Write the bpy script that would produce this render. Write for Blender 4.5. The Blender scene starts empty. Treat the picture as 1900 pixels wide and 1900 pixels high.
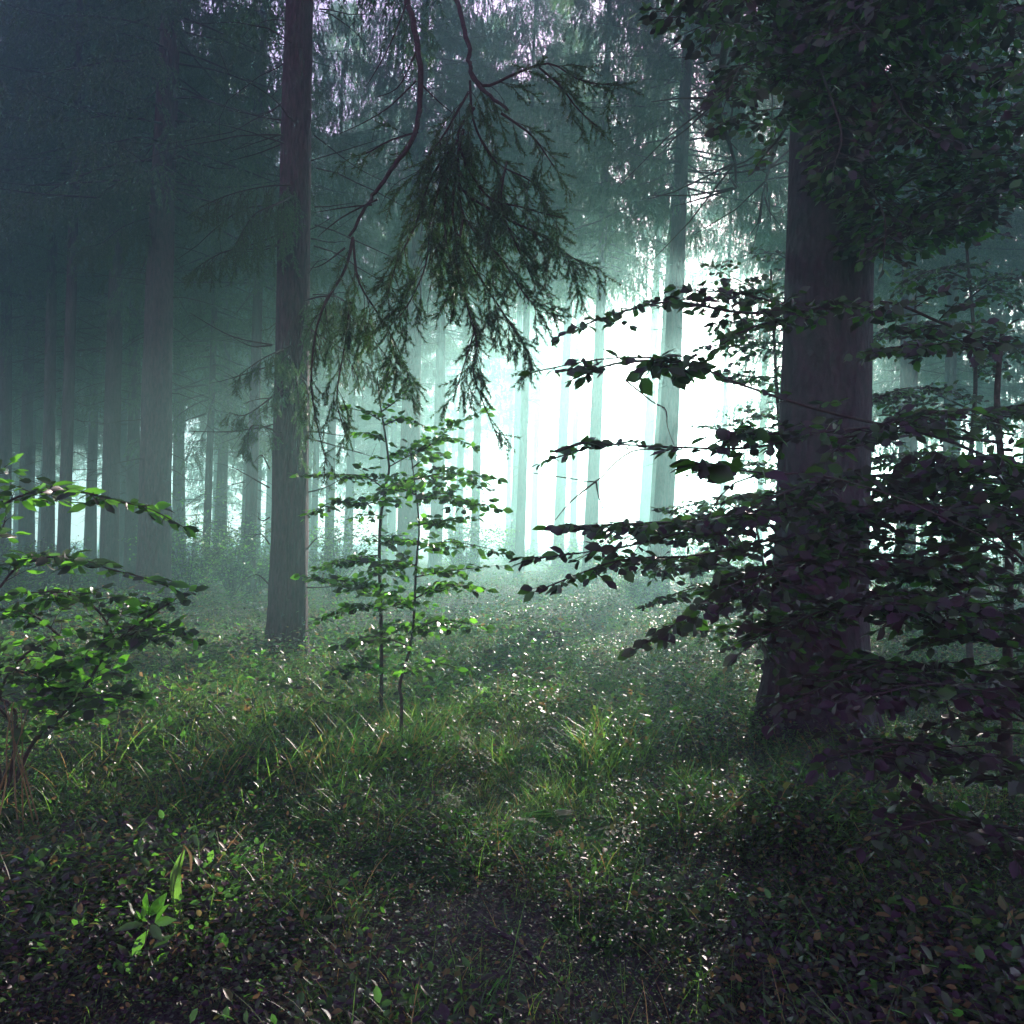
import bpy, math
import numpy as np
from mathutils import Vector

R = np.random.RandomState
rng = R(7)
C = bpy.context.scene.collection
S = bpy.context.scene

# ------------------------------------------------------------------ camera, light, exposure
F = 1714.0
CAMZ = 1.6
PITCH = math.atan(50 / F)
cam = bpy.data.cameras.new("camera")
cam.sensor_width = 36
cam.lens = 36 * F / 1900
cam.clip_start = 0.05
cam.clip_end = 2000
co = bpy.data.objects.new("camera", cam)
co.location = (0, 0, CAMZ)
co.rotation_euler = (math.pi / 2 + PITCH, 0, 0)
C.objects.link(co)
S.camera = co

SUN_AZ = math.radians(18.0)      # to the right of the view axis (+Y)
SUN_EL = math.radians(15.0)
world = bpy.data.worlds.new("World")
S.world = world
world.use_nodes = True
nt = world.node_tree
bg = nt.nodes['Background']
sky = nt.nodes.new('ShaderNodeTexSky')
sky.sky_type = 'NISHITA'
sky.sun_disc = False
sky.sun_elevation = SUN_EL
sky.sun_rotation = SUN_AZ
sky.air_density = 1.0
sky.dust_density = 0.6
tint = nt.nodes.new('ShaderNodeMix')
tint.data_type = 'RGBA'
tint.blend_type = 'MULTIPLY'
tint.inputs[0].default_value = 1.0
tint.inputs[7].default_value = (1.0, 0.46, 0.72, 1)
nt.links.new(sky.outputs[0], tint.inputs[6])
nt.links.new(tint.outputs[2], bg.inputs[0])
bg.inputs[1].default_value = 0.10

sl = bpy.data.lights.new("sun", 'SUN')
sl.energy = 5.0
sl.angle = math.radians(0.5)
sl.color = (1.0, 0.84, 0.77)
so = bpy.data.objects.new("sun", sl)
sd = Vector((math.sin(SUN_AZ) * math.cos(SUN_EL), math.cos(SUN_AZ) * math.cos(SUN_EL), math.sin(SUN_EL)))
so.rotation_euler = sd.to_track_quat('Z', 'Y').to_euler()
so.location = (20, 60, 30)
C.objects.link(so)

S.view_settings.view_transform = 'Standard'
S.view_settings.look = 'None'
S.view_settings.exposure = 2.15
S.view_settings.gamma = 1.0
S.render.engine = 'CYCLES'
S.cycles.use_denoising = True
S.cycles.max_bounces = 5
S.cycles.diffuse_bounces = 2
S.cycles.glossy_bounces = 1
S.cycles.transmission_bounces = 3
S.cycles.transparent_max_bounces = 4
S.cycles.volume_bounces = 1
S.cycles.sample_clamp_indirect = 4.0
S.cycles.caustics_reflective = False
S.cycles.caustics_refractive = False

HAZE_DENSITY = 0.0092
HAZE_COLOR = (0.47, 0.90, 0.86, 1)
HAZE_G = 0.70

# ------------------------------------------------------------------ helpers
def P(px, py, d):
    """world point seen at photo pixel (px,py), at world y = d"""
    x = (px - 950) / F
    z = -(py - 950) / F
    y2 = math.cos(PITCH) - z * math.sin(PITCH)
    z2 = math.sin(PITCH) + z * math.cos(PITCH)
    s = d / y2
    return np.array((x * s, d, CAMZ + z2 * s))

def gh(x, y):
    x = np.asarray(x, float); y = np.asarray(y, float)
    far = np.clip((y - 8) / 20, 0, 1)
    return (0.035 * np.sin(x * 1.3 + 0.7 * y) + 0.03 * np.sin(y * 1.7 - 0.6 * x + 1)
            + far * (0.16 * np.sin(x * 0.31 + 1.2) * np.cos(y * 0.23) + 0.1 * np.sin(x * .11 + y * .17)) - 0.02)

class Geo:
    def __init__(s):
        s.v = []; s.n = 0; s.f = []          # f: (faces array, material index)
    def add(s, V, Fc, mat=0):
        V = np.asarray(V, np.float32).reshape(-1, 3)
        Fc = np.asarray(Fc, np.int64)
        s.f.append((Fc + s.n, mat)); s.v.append(V); s.n += len(V)
    def inst(s, tV, tF, pos, M, mat=0):
        """template copied to pos (n,3) with matrices M (n,3,3) whose columns are the local axes"""
        pos = np.asarray(pos); M = np.asarray(M)
        n = len(pos)
        if n == 0: return
        V = np.einsum('nij,kj->nki', M, np.asarray(tV)) + pos[:, None, :]
        k = len(tV)
        Fc = np.asarray(tF)[None] + (np.arange(n) * k)[:, None, None]
        s.add(V.reshape(-1, 3), Fc.reshape(-1, np.asarray(tF).shape[1]), mat)
    def tube(s, pts, rad, sides=5, mat=0, cap=False):
        pts = np.asarray(pts, float); n = len(pts)
        rad = np.broadcast_to(np.asarray(rad, float), (n,)) if np.ndim(rad) == 0 else np.asarray(rad, float)
        t = np.gradient(pts, axis=0)
        t /= np.linalg.norm(t, axis=1)[:, None] + 1e-9
        ref = np.array((0, 0, 1.0)) if abs(t[:, 2]).mean() < 0.8 else np.array((1.0, 0, 0))
        a = np.cross(t, ref); a /= np.linalg.norm(a, axis=1)[:, None] + 1e-9
        b = np.cross(t, a)
        th = np.arange(sides) * 2 * math.pi / sides
        V = pts[:, None] + rad[:, None, None] * (np.cos(th)[None, :, None] * a[:, None] + np.sin(th)[None, :, None] * b[:, None])
        i = np.arange(n - 1)[:, None]; j = np.arange(sides)[None]
        j2 = (j + 1) % sides
        Q = np.stack([i * sides + j, i * sides + j2, (i + 1) * sides + j2, (i + 1) * sides + j], -1).reshape(-1, 4)
        s.add(V.reshape(-1, 3), Q, mat)
    def mesh(s, name, mats):
        me = bpy.data.meshes.new(name)
        V = np.concatenate(s.v)
        me.vertices.add(len(V)); me.vertices.foreach_set('co', V.ravel())
        loops = np.concatenate([f.ravel() for f, m in s.f])
        tot = np.concatenate([np.full(len(f), f.shape[1]) for f, m in s.f])
        mi = np.concatenate([np.full(len(f), m) for f, m in s.f])
        start = np.concatenate([[0], np.cumsum(tot)[:-1]])
        me.loops.add(len(loops)); me.loops.foreach_set('vertex_index', loops.astype(np.int32))
        me.polygons.add(len(tot)); me.polygons.foreach_set('loop_start', start.astype(np.int32))
        try: me.polygons.foreach_set('loop_total', tot.astype(np.int32))
        except Exception: pass
        me.polygons.foreach_set('material_index', mi.astype(np.int32))
        for m in mats: me.materials.append(m)
        me.update(calc_edges=True)
        me.validate()
        return me

def smooth(me):
    me.polygons.foreach_set('use_smooth', np.ones(len(me.polygons), bool)); return me

def obj(name, me, parent=None, loc=None):
    o = bpy.data.objects.new(name, me)
    C.objects.link(o)
    if parent is not None: o.parent = parent
    if loc is not None: o.location = loc
    return o

def tag(o, label=None, cat=None, group=None, kind=None):
    if label: o['label'] = label
    if cat: o['category'] = cat
    if group: o['group'] = group
    if kind: o['kind'] = kind
    return o

def empty(name, loc, label, cat, group=None):
    o = bpy.data.objects.new(name, None)
    o.empty_display_size = 0.2
    o.location = loc
    C.objects.link(o)
    return tag(o, label, cat, group)

def frames(d, n):
    d = np.asarray(d, float); n = np.asarray(n, float)
    d = d / (np.linalg.norm(d, axis=1)[:, None] + 1e-9)
    y = np.cross(n, d); y /= np.linalg.norm(y, axis=1)[:, None] + 1e-9
    z = np.cross(d, y)
    return np.stack([d, y, z], axis=2)

def curve(pts, n):
    """smooth resample of a polyline"""
    pts = np.asarray(pts, float)
    t = np.linspace(0, len(pts) - 1, n)
    out = []
    for q in t:
        i = min(int(q), len(pts) - 2); u = q - i
        p0 = pts[max(i - 1, 0)]; p1 = pts[i]; p2 = pts[i + 1]; p3 = pts[min(i + 2, len(pts) - 1)]
        out.append(0.5 * ((2 * p1) + (-p0 + p2) * u + (2 * p0 - 5 * p1 + 4 * p2 - p3) * u * u + (-p0 + 3 * p1 - 3 * p2 + p3) * u ** 3))
    return np.array(out)

def unit(v):
    v = np.asarray(v, float); return v / (np.linalg.norm(v) + 1e-9)

# ------------------------------------------------------------------ materials
def new_mat(name):
    m = bpy.data.materials.new(name); m.use_nodes = True
    n = m.node_tree; n.nodes.clear()
    out = n.nodes.new('ShaderNodeOutputMaterial')
    return m, n, out

def leaf_mat(name, c1, c2, t1, t2, rough=0.35, tw=0.45, spec=0.5, dry=None):
    """c: reflected colours, t: transmitted colours, picked per leaf"""
    m, n, out = new_mat(name)
    geo = n.nodes.new('ShaderNodeNewGeometry')
    def ramp(a, b, extra=None):
        r = n.nodes.new('ShaderNodeValToRGB')
        r.color_ramp.elements[0].color = (*a, 1); r.color_ramp.elements[1].color = (*b, 1)
        if extra:
            r.color_ramp.elements[1].position = 0.86
            e = r.color_ramp.elements.new(0.93); e.color = (*extra, 1)
        n.links.new(geo.outputs['Random Per Island'], r.inputs[0]); return r
    rc = ramp(c1, c2, dry); rc.color_ramp.elements[0].position = 0.3
    rt = ramp(t1, t2, tuple(min(1, k * 2) for k in dry) if dry else None)
    rt.color_ramp.elements[0].position = 0.3
    p = n.nodes.new('ShaderNodeBsdfPrincipled')
    p.inputs['Roughness'].default_value = rough
    p.inputs['Specular IOR Level'].default_value = spec
    n.links.new(rc.outputs[0], p.inputs['Base Color'])
    tr = n.nodes.new('ShaderNodeBsdfTranslucent')
    n.links.new(rt.outputs[0], tr.inputs[0])
    mx = n.nodes.new('ShaderNodeMixShader'); mx.inputs[0].default_value = tw
    n.links.new(p.outputs[0], mx.inputs[1]); n.links.new(tr.outputs[0], mx.inputs[2])
    n.links.new(mx.outputs[0], out.inputs[0])
    return m

def bark_mat(name, a, b, scale=(9, 9, 1.6), bump=0.6, dist=0.03, rough=0.9):
    m, n, out = new_mat(name)
    tc = n.nodes.new('ShaderNodeTexCoord')
    mp = n.nodes.new('ShaderNodeMapping'); mp.inputs['Scale'].default_value = scale
    n.links.new(tc.outputs['Object'], mp.inputs[0])
    no = n.nodes.new('ShaderNodeTexNoise'); no.inputs['Scale'].default_value = 2.2; no.inputs['Detail'].default_value = 7
    no.inputs['Roughness'].default_value = 0.65
    n.links.new(mp.outputs[0], no.inputs[0])
    vo = n.nodes.new('ShaderNodeTexVoronoi'); vo.inputs['Scale'].default_value = 2.6
    n.links.new(mp.outputs[0], vo.inputs[0])
    r = n.nodes.new('ShaderNodeValToRGB')
    r.color_ramp.elements[0].color = (*a, 1); r.color_ramp.elements[1].color = (*b, 1)
    r.color_ramp.elements[0].position = 0.3; r.color_ramp.elements[1].position = 0.72
    n.links.new(no.outputs[0], r.inputs[0])
    ad = n.nodes.new('ShaderNodeMath'); ad.operation = 'ADD'
    n.links.new(no.outputs[0], ad.inputs[0]); n.links.new(vo.outputs['Distance'], ad.inputs[1])
    bp = n.nodes.new('ShaderNodeBump'); bp.inputs['Strength'].default_value = bump; bp.inputs['Distance'].default_value = dist
    n.links.new(ad.outputs[0], bp.inputs['Height'])
    p = n.nodes.new('ShaderNodeBsdfPrincipled'); p.inputs['Roughness'].default_value = rough
    p.inputs['Specular IOR Level'].default_value = 0.25
    n.links.new(r.outputs[0], p.inputs['Base Color']); n.links.new(bp.outputs[0], p.inputs['Normal'])
    n.links.new(p.outputs[0], out.inputs[0])
    return m

M_spruce_bark = bark_mat('spruce_bark', (0.028, 0.013, 0.020), (0.11, 0.055, 0.068), scale=(9, 9, 2.6), bump=0.9)
M_beech_bark = bark_mat('beech_bark', (0.030, 0.013, 0.022), (0.085, 0.042, 0.060), scale=(7, 7, 3.0), bump=0.6, dist=0.03, rough=0.85)
M_twig = bark_mat('twig_bark', (0.035, 0.022, 0.024), (0.10, 0.065, 0.06), scale=(20, 20, 20), bump=0.2)
M_needle = leaf_mat('spruce_needles', (0.046, 0.028, 0.040), (0.050, 0.055, 0.042), (0.05, 0.18, 0.03), (0.18, 0.42, 0.06), rough=0.4, tw=0.36)
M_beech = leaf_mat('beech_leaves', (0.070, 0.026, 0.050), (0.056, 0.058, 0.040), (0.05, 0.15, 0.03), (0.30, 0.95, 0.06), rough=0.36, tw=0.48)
M_beech_shaded = leaf_mat('shaded_beech_leaves', (0.070, 0.028, 0.050), (0.052, 0.044, 0.042), (0.03, 0.07, 0.02), (0.18, 0.62, 0.04), rough=0.42, tw=0.28, spec=0.35)  # shaded copy of the beech leaves: shade put into colour and translucency
M_cover = leaf_mat('undergrowth_leaves', (0.082, 0.024, 0.056), (0.062, 0.060, 0.046), (0.04, 0.12, 0.03), (0.22, 0.70, 0.07), rough=0.40, tw=0.42, spec=0.4, dry=(0.20, 0.13, 0.05))
M_grass = leaf_mat('grass_blades', (0.080, 0.034, 0.044), (0.070, 0.085, 0.042), (0.08, 0.34, 0.05), (0.42, 0.90, 0.10), rough=0.4, tw=0.5, dry=(0.30, 0.20, 0.07))
M_fern = leaf_mat('fern_fronds', (0.05, 0.05, 0.04), (0.05, 0.10, 0.04), (0.08, 0.34, 0.05), (0.22, 0.60, 0.06), rough=0.6, tw=0.5, spec=0.2)
M_dry = leaf_mat('dry_stalk', (0.22, 0.15, 0.07), (0.30, 0.22, 0.10), (0.3, 0.2, 0.08), (0.4, 0.3, 0.1), rough=0.6, tw=0.3)
M_litter = leaf_mat('leaf_litter', (0.07, 0.034, 0.036), (0.12, 0.066, 0.05), (0.1, 0.05, 0.03), (0.16, 0.09, 0.04), rough=0.45, tw=0.15)

def ground_material():
    m, n, out = new_mat('forest_floor')
    tc = n.nodes.new('ShaderNodeTexCoord')
    no = n.nodes.new('ShaderNodeTexNoise'); no.inputs['Scale'].default_value = 3.0; no.inputs['Detail'].default_value = 9
    n.links.new(tc.outputs['Object'], no.inputs[0])
    r = n.nodes.new('ShaderNodeValToRGB')
    r.color_ramp.elements[0].color = (0.060, 0.020, 0.042, 1); r.color_ramp.elements[1].color = (0.10, 0.045, 0.060, 1)
    e = r.color_ramp.elements.new(0.62); e.color = (0.050, 0.045, 0.034, 1)
    n.links.new(no.outputs[0], r.inputs[0])
    bp = n.nodes.new('ShaderNodeBump'); bp.inputs['Strength'].default_value = 0.8; bp.inputs['Distance'].default_value = 0.05
    n2 = n.nodes.new('ShaderNodeTexNoise'); n2.inputs['Scale'].default_value = 22; n2.inputs['Detail'].default_value = 6
    n.links.new(tc.outputs['Object'], n2.inputs[0]); n.links.new(n2.outputs[0], bp.inputs['Height'])
    p = n.nodes.new('ShaderNodeBsdfPrincipled'); p.inputs['Roughness'].default_value = 0.95
    n.links.new(r.outputs[0], p.inputs['Base Color']); n.links.new(bp.outputs[0], p.inputs['Normal'])
    n.links.new(p.outputs[0], out.inputs[0])
    return m
M_ground = ground_material()

# ------------------------------------------------------------------ ground + haze
def ground():
    xs = np.concatenate([np.linspace(-260, -30, 24)[:-1], np.linspace(-30, 30, 161), np.linspace(30, 260, 24)[1:]])
    ys = np.concatenate([np.linspace(-60, -6, 8)[:-1], np.linspace(-6, 60, 181), np.linspace(60, 330, 28)[1:]])
    X, Y = np.meshgrid(xs, ys)
    Z = gh(X, Y)
    g = Geo()
    w = len(xs); h = len(ys)
    i = np.arange(h - 1)[:, None]; j = np.arange(w - 1)[None]
    Q = np.stack([i * w + j, i * w + j + 1, (i + 1) * w + j + 1, (i + 1) * w + j], -1).reshape(-1, 4)
    g.add(np.stack([X, Y, Z], -1).reshape(-1, 3), Q)
    tag(obj('ground', smooth(g.mesh('ground', [M_ground]))), kind='structure')
ground()

def haze():
    x0, x1, y0, y1, z0, z1 = -262, 262, -62, 332, -1.6, 28.5
    V = [(x, y, z) for z in (z0, z1) for x, y in ((x0, y0), (x1, y0), (x1, y1), (x0, y1))]
    Fq = [(3, 2, 1, 0), (4, 5, 6, 7), (0, 1, 5, 4), (1, 2, 6, 5), (2, 3, 7, 6), (3, 0, 4, 7)]
    m, n, out = new_mat('haze')
    v = n.nodes.new('ShaderNodeVolumePrincipled')
    v.inputs['Color'].default_value = HAZE_COLOR
    v.inputs['Density'].default_value = HAZE_DENSITY
    v.inputs['Anisotropy'].default_value = HAZE_G
    n.links.new(v.outputs[0], out.inputs['Volume'])
    g = Geo(); g.add(V, Fq)
    tag(obj('haze', g.mesh('haze', [m])), kind='stuff')
haze()

# ------------------------------------------------------------------ plant building blocks
NEEDLE_V = np.array([(0, -0.5, 0), (0, 0.5, 0), (1, 0, 0)], float)
def needles(g, P0, P1, per_m, ln, wd, rs, mat=1, spread=0.9):
    P0 = np.asarray(P0); P1 = np.asarray(P1)
    if len(P0) == 0: return
    L = np.linalg.norm(P1 - P0, axis=1)
    k = np.maximum(1, (L * per_m + rs.rand(len(L))).astype(int))
    idx = np.repeat(np.arange(len(L)), k)
    u = rs.rand(len(idx))
    d = (P1 - P0)[idx] / (L[idx, None] + 1e-9)
    pos = P0[idx] + (P1 - P0)[idx] * u[:, None]
    rnd = rs.randn(len(idx), 3)
    side = rnd - (rnd * d).sum(1)[:, None] * d
    side /= np.linalg.norm(side, axis=1)[:, None] + 1e-9
    nd = d + side * spread * (0.7 + 0.5 * rs.rand(len(idx)))[:, None]
    nd /= np.linalg.norm(nd, axis=1)[:, None]
    fr = frames(nd, np.cross(d, side) + 0.6 * rs.randn(len(idx), 3))
    sc = ln * (0.7 + 0.6 * rs.rand(len(idx)))
    fr = fr * np.stack([sc, np.full(len(idx), wd), sc], 1)[:, None, :]
    g.inst(NEEDLE_V, [(0, 1, 2)], pos, fr, mat)

LEAF_V = np.array([(0, 0, 0), (.28, .27, .05), (.62, .30, .05), (.86, .14, .0), (1.05, 0, -.05),
                   (.86, -.14, .0), (.62, -.30, .05), (.28, -.27, .05), (.3, 0, 0), (.65, 0, 0)])
LEAF_F = [(0, 8, 1), (1, 8, 9), (1, 9, 2), (2, 9, 3), (3, 9, 4), (0, 7, 8), (7, 9, 8), (7, 6, 9), (6, 5, 9), (5, 4, 9)]
LEAF4_V = np.array([(0, 0, 0), (.45, .30, .06), (1, 0, -.04), (.45, -.30, .06)])
LEAF4_F = [(0, 2, 1), (0, 3, 2)]
LEAF6_V = np.array([(0, 0, 0), (.32, .27, .07), (.72, .22, .05), (1, 0, -.08), (.72, -.22, .05), (.32, -.27, .07), (.5, 0, -.01)])
LEAF6_F = [(0, 6, 1), (1, 6, 2), (2, 6, 3), (0, 5, 6), (5, 4, 6), (4, 3, 6)]
LANCE_V = LEAF_V * np.array((1, .62, 1))

def spray(leaf_g, twig_g, axis, rs, leaf=0.065, step=0.07, twig=0.30, tilt=0.5, droop=0.05, taper=True, start=0.1,
          tmpl=LEAF_V, tF=LEAF_F, spacing=0.04, rad=0.006, sub=True, up=(0, 0, 1)):
    """flat layered spray of leaves along an axis, the way beech holds them"""
    axis = np.asarray(axis)
    L = np.linalg.norm(np.diff(axis, axis=0), axis=1).sum()
    n = max(6, int(L / 0.05))
    ax = curve(axis, n)
    twig_g.tube(ax, np.linspace(rad, rad * .3, n), 5)
    pos = []; dr = []; nr = []
    k = max(3, int(L / step))
    up = np.array(up, float)
    def leaves_on(p0, d0, ln, side0, deep=True):
        m = max(2, int(ln / spacing))
        pts = []
        p = p0.copy(); d = d0.copy()
        for i in range(m):
            p = p + d * ln / m
            d = unit(d + np.array((0, 0, -droop)) + 0.08 * rs.randn(3))
            pts.append(p.copy())
            s = np.cross(d, up); s = unit(s) * (1 if (i + side0) % 2 else -1)
            if deep and i % 2 == 0 and ln * (m - i) / m > .10:
                leaves_on(p.copy(), unit(d * .7 + s + .15 * rs.randn(3)), ln * .5 * (m - i) / m + .04, i, False)
            pos.append(p.copy()); dr.append(unit(d * .8 + s * .8 + 0.25 * rs.randn(3) + np.array((0, 0, -.12))))
            nr.append(unit(up + tilt * rs.randn(3)))
        pos.append(p.copy()); dr.append(unit(d + .2 * rs.randn(3))); nr.append(unit(up + tilt * rs.randn(3)))
        if len(pts) > 1:
            twig_g.tube(np.array([p0] + pts), np.linspace(rad * .4, rad * .15, len(pts) + 1), 3)
    for i in range(k):
        u = start + (1 - start) * (i + rs.rand() * .6) / k
        j = min(int(u * (n - 1)), n - 2)
        p = ax[j]; t = unit(ax[j + 1] - ax[j])
        s = unit(np.cross(t, up)) * (1 if i % 2 else -1)
        ln = twig * (1.05 - 0.75 * u if taper else 1) * (0.6 + 0.6 * rs.rand())
        d = unit(t * .7 + s + 0.15 * rs.randn(3))
        leaves_on(p, d, ln, i)
    leaves_on(ax[-2], unit(ax[-1] - ax[-2]), twig * .4, 0)
    pos = np.array(pos); fr = frames(np.array(dr), np.array(nr))
    sc = leaf * (0.65 + 0.6 * rs.rand(len(pos)))
    leaf_g.inst(tmpl, tF, pos, fr * sc[:, None, None])

def droop_branch(g, axis, rs, rad=0.02, sec=0.45, step=0.06, hang=0.9, needle=(0.025, 0.0050), per_m=420, start=0.15, bare=0.25, terc=0.10, side=None):
    """a hanging spruce limb: mat 0 wood, mat 1 needles"""
    axis = np.asarray(axis)
    L = np.linalg.norm(np.diff(axis, axis=0), axis=1).sum()
    n = max(8, int(L / 0.06))
    ax = curve(axis, n)
    g.tube(ax, np.linspace(rad, 0.003, n), 6, 0)
    A = []; B = []
    k = int(L * (1 - start) / step)
    for i in range(k):
        u = start + (1 - start) * (i + rs.rand()) / k
        j = min(int(u * (n - 1)), n - 2)
        t = unit(ax[j + 1] - ax[j])
        r = rs.randn(3); r[1] *= 1.0; r[2] *= .3
        d = unit(t * .7 + unit(r) * .8 + np.array((0, 0, -.35 * hang)))
        ln = sec * (0.35 + 0.9 * rs.rand()) * (1.15 - .65 * u)
        m = max(3, int(ln / 0.05))
        p = ax[j].copy(); pts = [p.copy()]
        needled = rs.rand() > bare * (1.3 - u)
        for q in range(m):
            d = unit(d + np.array((0, 0, -hang * .22)) + .10 * rs.randn(3))
            p2 = p + d * ln / m
            if needled and q >= m * .2:
                A.append(p); B.append(p2)
            if q >= 1 and (needled or rs.rand() < .35):
                for _ in range(1 + (rs.rand() < .7)):
                    dd = unit(d + .9 * unit(rs.randn(3)) + np.array((0, 0, -.3 * hang)))
                    e = p2 + dd * terc * (0.5 + rs.rand()) * (1.1 - .6 * q / m)
                    if needled: A.append(p2.copy()); B.append(e)
                    g.tube([p2, e], [.0016, .0009], 3, 0)
            p = p2; pts.append(p.copy())
        g.tube(pts, np.linspace(max(.0022, rad * .22), .0012, len(pts)), 4, 0)
    # tip shoots
    for j in range(int(n * .75), n - 1):
        A.append(ax[j]); B.append(ax[j + 1])
    needles(g, A, B, per_m, needle[0], needle[1], rs)

# ------------------------------------------------------------------ spruces
H = 26.0
def trunk_mesh(seed, r0=0.35, h=H, flare=0.62, sides=20, rings=60):
    rs = R(seed)
    g = Geo()
    z = np.concatenate([np.linspace(-.3, 1.2, 14), np.linspace(1.2, h, rings)[1:]])
    th = np.arange(sides) * 2 * math.pi / sides
    ph = rs.rand(4) * 6.28
    V = []
    for q in z:
        r = r0 * (1 - 0.93 * max(q, 0) / h) ** .9
        fl = flare * math.exp(-max(q + .1, 0) * 3.2)
        rr = r * (1 + fl * (1 + .45 * np.cos(5 * th + ph[0])) + .03 * np.cos(2 * th + ph[1] + q * .3) + .018 * np.sin(7 * th + 3 * q + ph[2]) + 0.012 * rs.randn(sides))
        cx = .05 * math.sin(q * .35 + ph[3]) - .05 * math.sin(ph[3]); cy = .04 * math.cos(q * .27 + ph[2]) - .04 * math.cos(ph[2])
        V.append(np.stack([cx + rr * np.cos(th), cy + rr * np.sin(th), np.full(sides, q)], 1))
    n = len(z)
    i = np.arange(n - 1)[:, None]; j = np.arange(sides)[None]; j2 = (j + 1) % sides
    Q = np.stack([i * sides + j, i * sides + j2, (i + 1) * sides + j2, (i + 1) * sides + j], -1).reshape(-1, 4)
    g.add(np.concatenate(V), Q)
    return smooth(g.mesh('trunk', [M_spruce_bark]))

def crown_mesh(seed, z0=6.0, dead0=1.8, h=H, dense=1.0, reach=3.3):
    rs = R(seed)
    g = Geo()
    # bare dead twigs below the live crown
    for _ in range(46):
        z = dead0 + (z0 + 1.5 - dead0) * rs.rand(); a = rs.rand() * 6.28
        L = 0.4 + 1.6 * rs.rand() ** 1.5
        d = unit((math.cos(a), math.sin(a), .15 * rs.randn() - .1))
        p = np.array((.2 * math.cos(a), .2 * math.sin(a), z)); pts = [p]
        for q in range(6):
            d = unit(d + .12 * rs.randn(3) + np.array((0, 0, -.05))); p = p + d * L / 6; pts.append(p)
            if rs.rand() < .5:
                e = p + unit(d + .8 * rs.randn(3)) * L * .25; g.tube([p, e], [.004, .002], 3, 0)
        g.tube(pts, np.linspace(.011, .003, 7), 4, 0)
    A = []; B = []
    nl = int(190 * dense)
    for i in range(nl):
        u = (i + rs.rand()) / nl
        z = z0 + (h - .8 - z0) * u
        a = i * 2.399 + rs.randn() * .3
        L = reach * (1 - u) ** .75 * (.65 + .5 * rs.rand()) + .3
        d = unit((math.cos(a), math.sin(a), -.25 + .5 * u))
        p = np.array((0.1 * math.cos(a), 0.1 * math.sin(a), z)); pts = [p]
        m = 10
        for q in range(m):
            d = unit(d + np.array((0, 0, .05 if q > 5 else -.03)) + .05 * rs.randn(3)); p = p + d * L / m; pts.append(p)
            if q < 2: continue
            for _ in range(5):
                s = np.cross(d, (0, 0, 1)) * (1 if rs.rand() < .5 else -1)
                dd = unit(s * rs.rand() + d * .5 * rs.rand() + np.array((0, 0, -.5 - .9 * rs.rand())))
                ln = (.25 + .55 * rs.rand()) * (1 - .4 * u)
                st = p + s * .3 * rs.rand() * (1 if rs.rand() < .6 else 0) + d * L / m * rs.rand()
                e = st + dd * ln * .5; e2 = e + unit(dd + np.array((0, 0, -.9))) * ln * .5
                A += [st, e]; B += [e, e2]
        g.tube(pts, np.linspace(.03 * (1 - .6 * u), .005, len(pts)), 4, 0)
    needles(g, A, B, 75, .085, .024, rs, spread=.8)
    return g.mesh('crown', [M_twig, M_needle])

TR = [trunk_mesh(s) for s in (1, 2, 3)]
CR = [crown_mesh(11, 6.5), crown_mesh(12, 8.5, dense=.9), crown_mesh(13, 5.2, reach=2.7), crown_mesh(14, 10.5, dead0=3, dense=.95), crown_mesh(15, 13.5, dead0=4, dense=.9, reach=3.8), crown_mesh(16, 15.0, dead0=5, dense=.8, reach=3.4)]

ntree = [0]
def spruce(xb, xt, d, rad, label, group=None, cv=None, crown_scale=1.0, cz=1.0, yoff=0):
    """xb: photo x of the base, xt: photo x where the trunk leaves the top of the frame"""
    i = ntree[0]; ntree[0] += 1
    x = (xb - 950) / F * d
    base = np.array((x, d, float(gh(x, d))))
    top = P(xt, 0, d)
    lean = math.atan2(top[0] - base[0], top[2] - base[2])
    root = empty('spruce_tree', base, label, 'tree', group)
    root.rotation_euler = (0, lean, 0)
    t = obj('trunk', TR[i % 3], root); k = rad / .35
    t.scale = (k, k, cz); t.rotation_euler = (0, 0, i * 1.3)
    c = obj('crown', CR[i % 4 if cv is None else cv], root)
    c.scale = (crown_scale, crown_scale, cz); c.rotation_euler = (0, 0, i * 2.1)
    return root

GL = 'spruces standing in the dim left of the wood'
GF = 'faint far spruces fading into the mist'
near_spruce = spruce(534, 567, 11.9, .245, 'dark straight spruce trunk left of centre behind the leafy saplings', cv=3)
big_left = spruce(286, 322, 19.5, .35, 'thick dark spruce trunk in the dim left, second largest of the spruces', cv=1)
mid_spruce = spruce(1218, 1285, 23.5, .27, 'leaning pale grey spruce trunk against the bright glow', cv=3)
spruce(1190, 1248, 44, .30, 'paler spruce trunk directly behind the leaning grey one in the glow', cv=5, crown_scale=.75)
spruce(1500, 1540, 42, .25, 'misty spruce added for shade, mostly hidden behind the big beech, crown showing to the left of it', cv=4)  # added spruce, its crown keeps sun off the foreground
spruce(1590, 1625, 47, .25, 'unseen spruce added for shade behind the right half of the big beech trunk', cv=1)  # another added spruce, out of sight, darkening the foreground
L = [(203, 226, 25, .26, 'spruce trunk just left of the thickest left trunk'),
     (243, 262, 30, .24, 'pale spruce trunk squeezed against the left side of the thickest left trunk'),
     (116, 150, 24, .17, 'slim dark spruce trunk, sharpest edged of the far left group'),
     (88, 112, 27, .20, 'spruce trunk close beside the slim dark one at far left'),
     (48, 70, 33, .24, 'dim spruce trunk second from the left edge'),
     (8, 18, 31, .24, 'dim spruce trunk at the very left edge of the photo'),
     (381, 412, 28, .12, 'thin young spruce with drooping crown in the teal gap'),
     (461, 490, 25, .17, 'grey spruce trunk in the teal gap beside the dark near trunk'),
     (170, 190, 38, .22, 'faint spruce trunk between the far left group and the thick trunk')]
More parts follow.
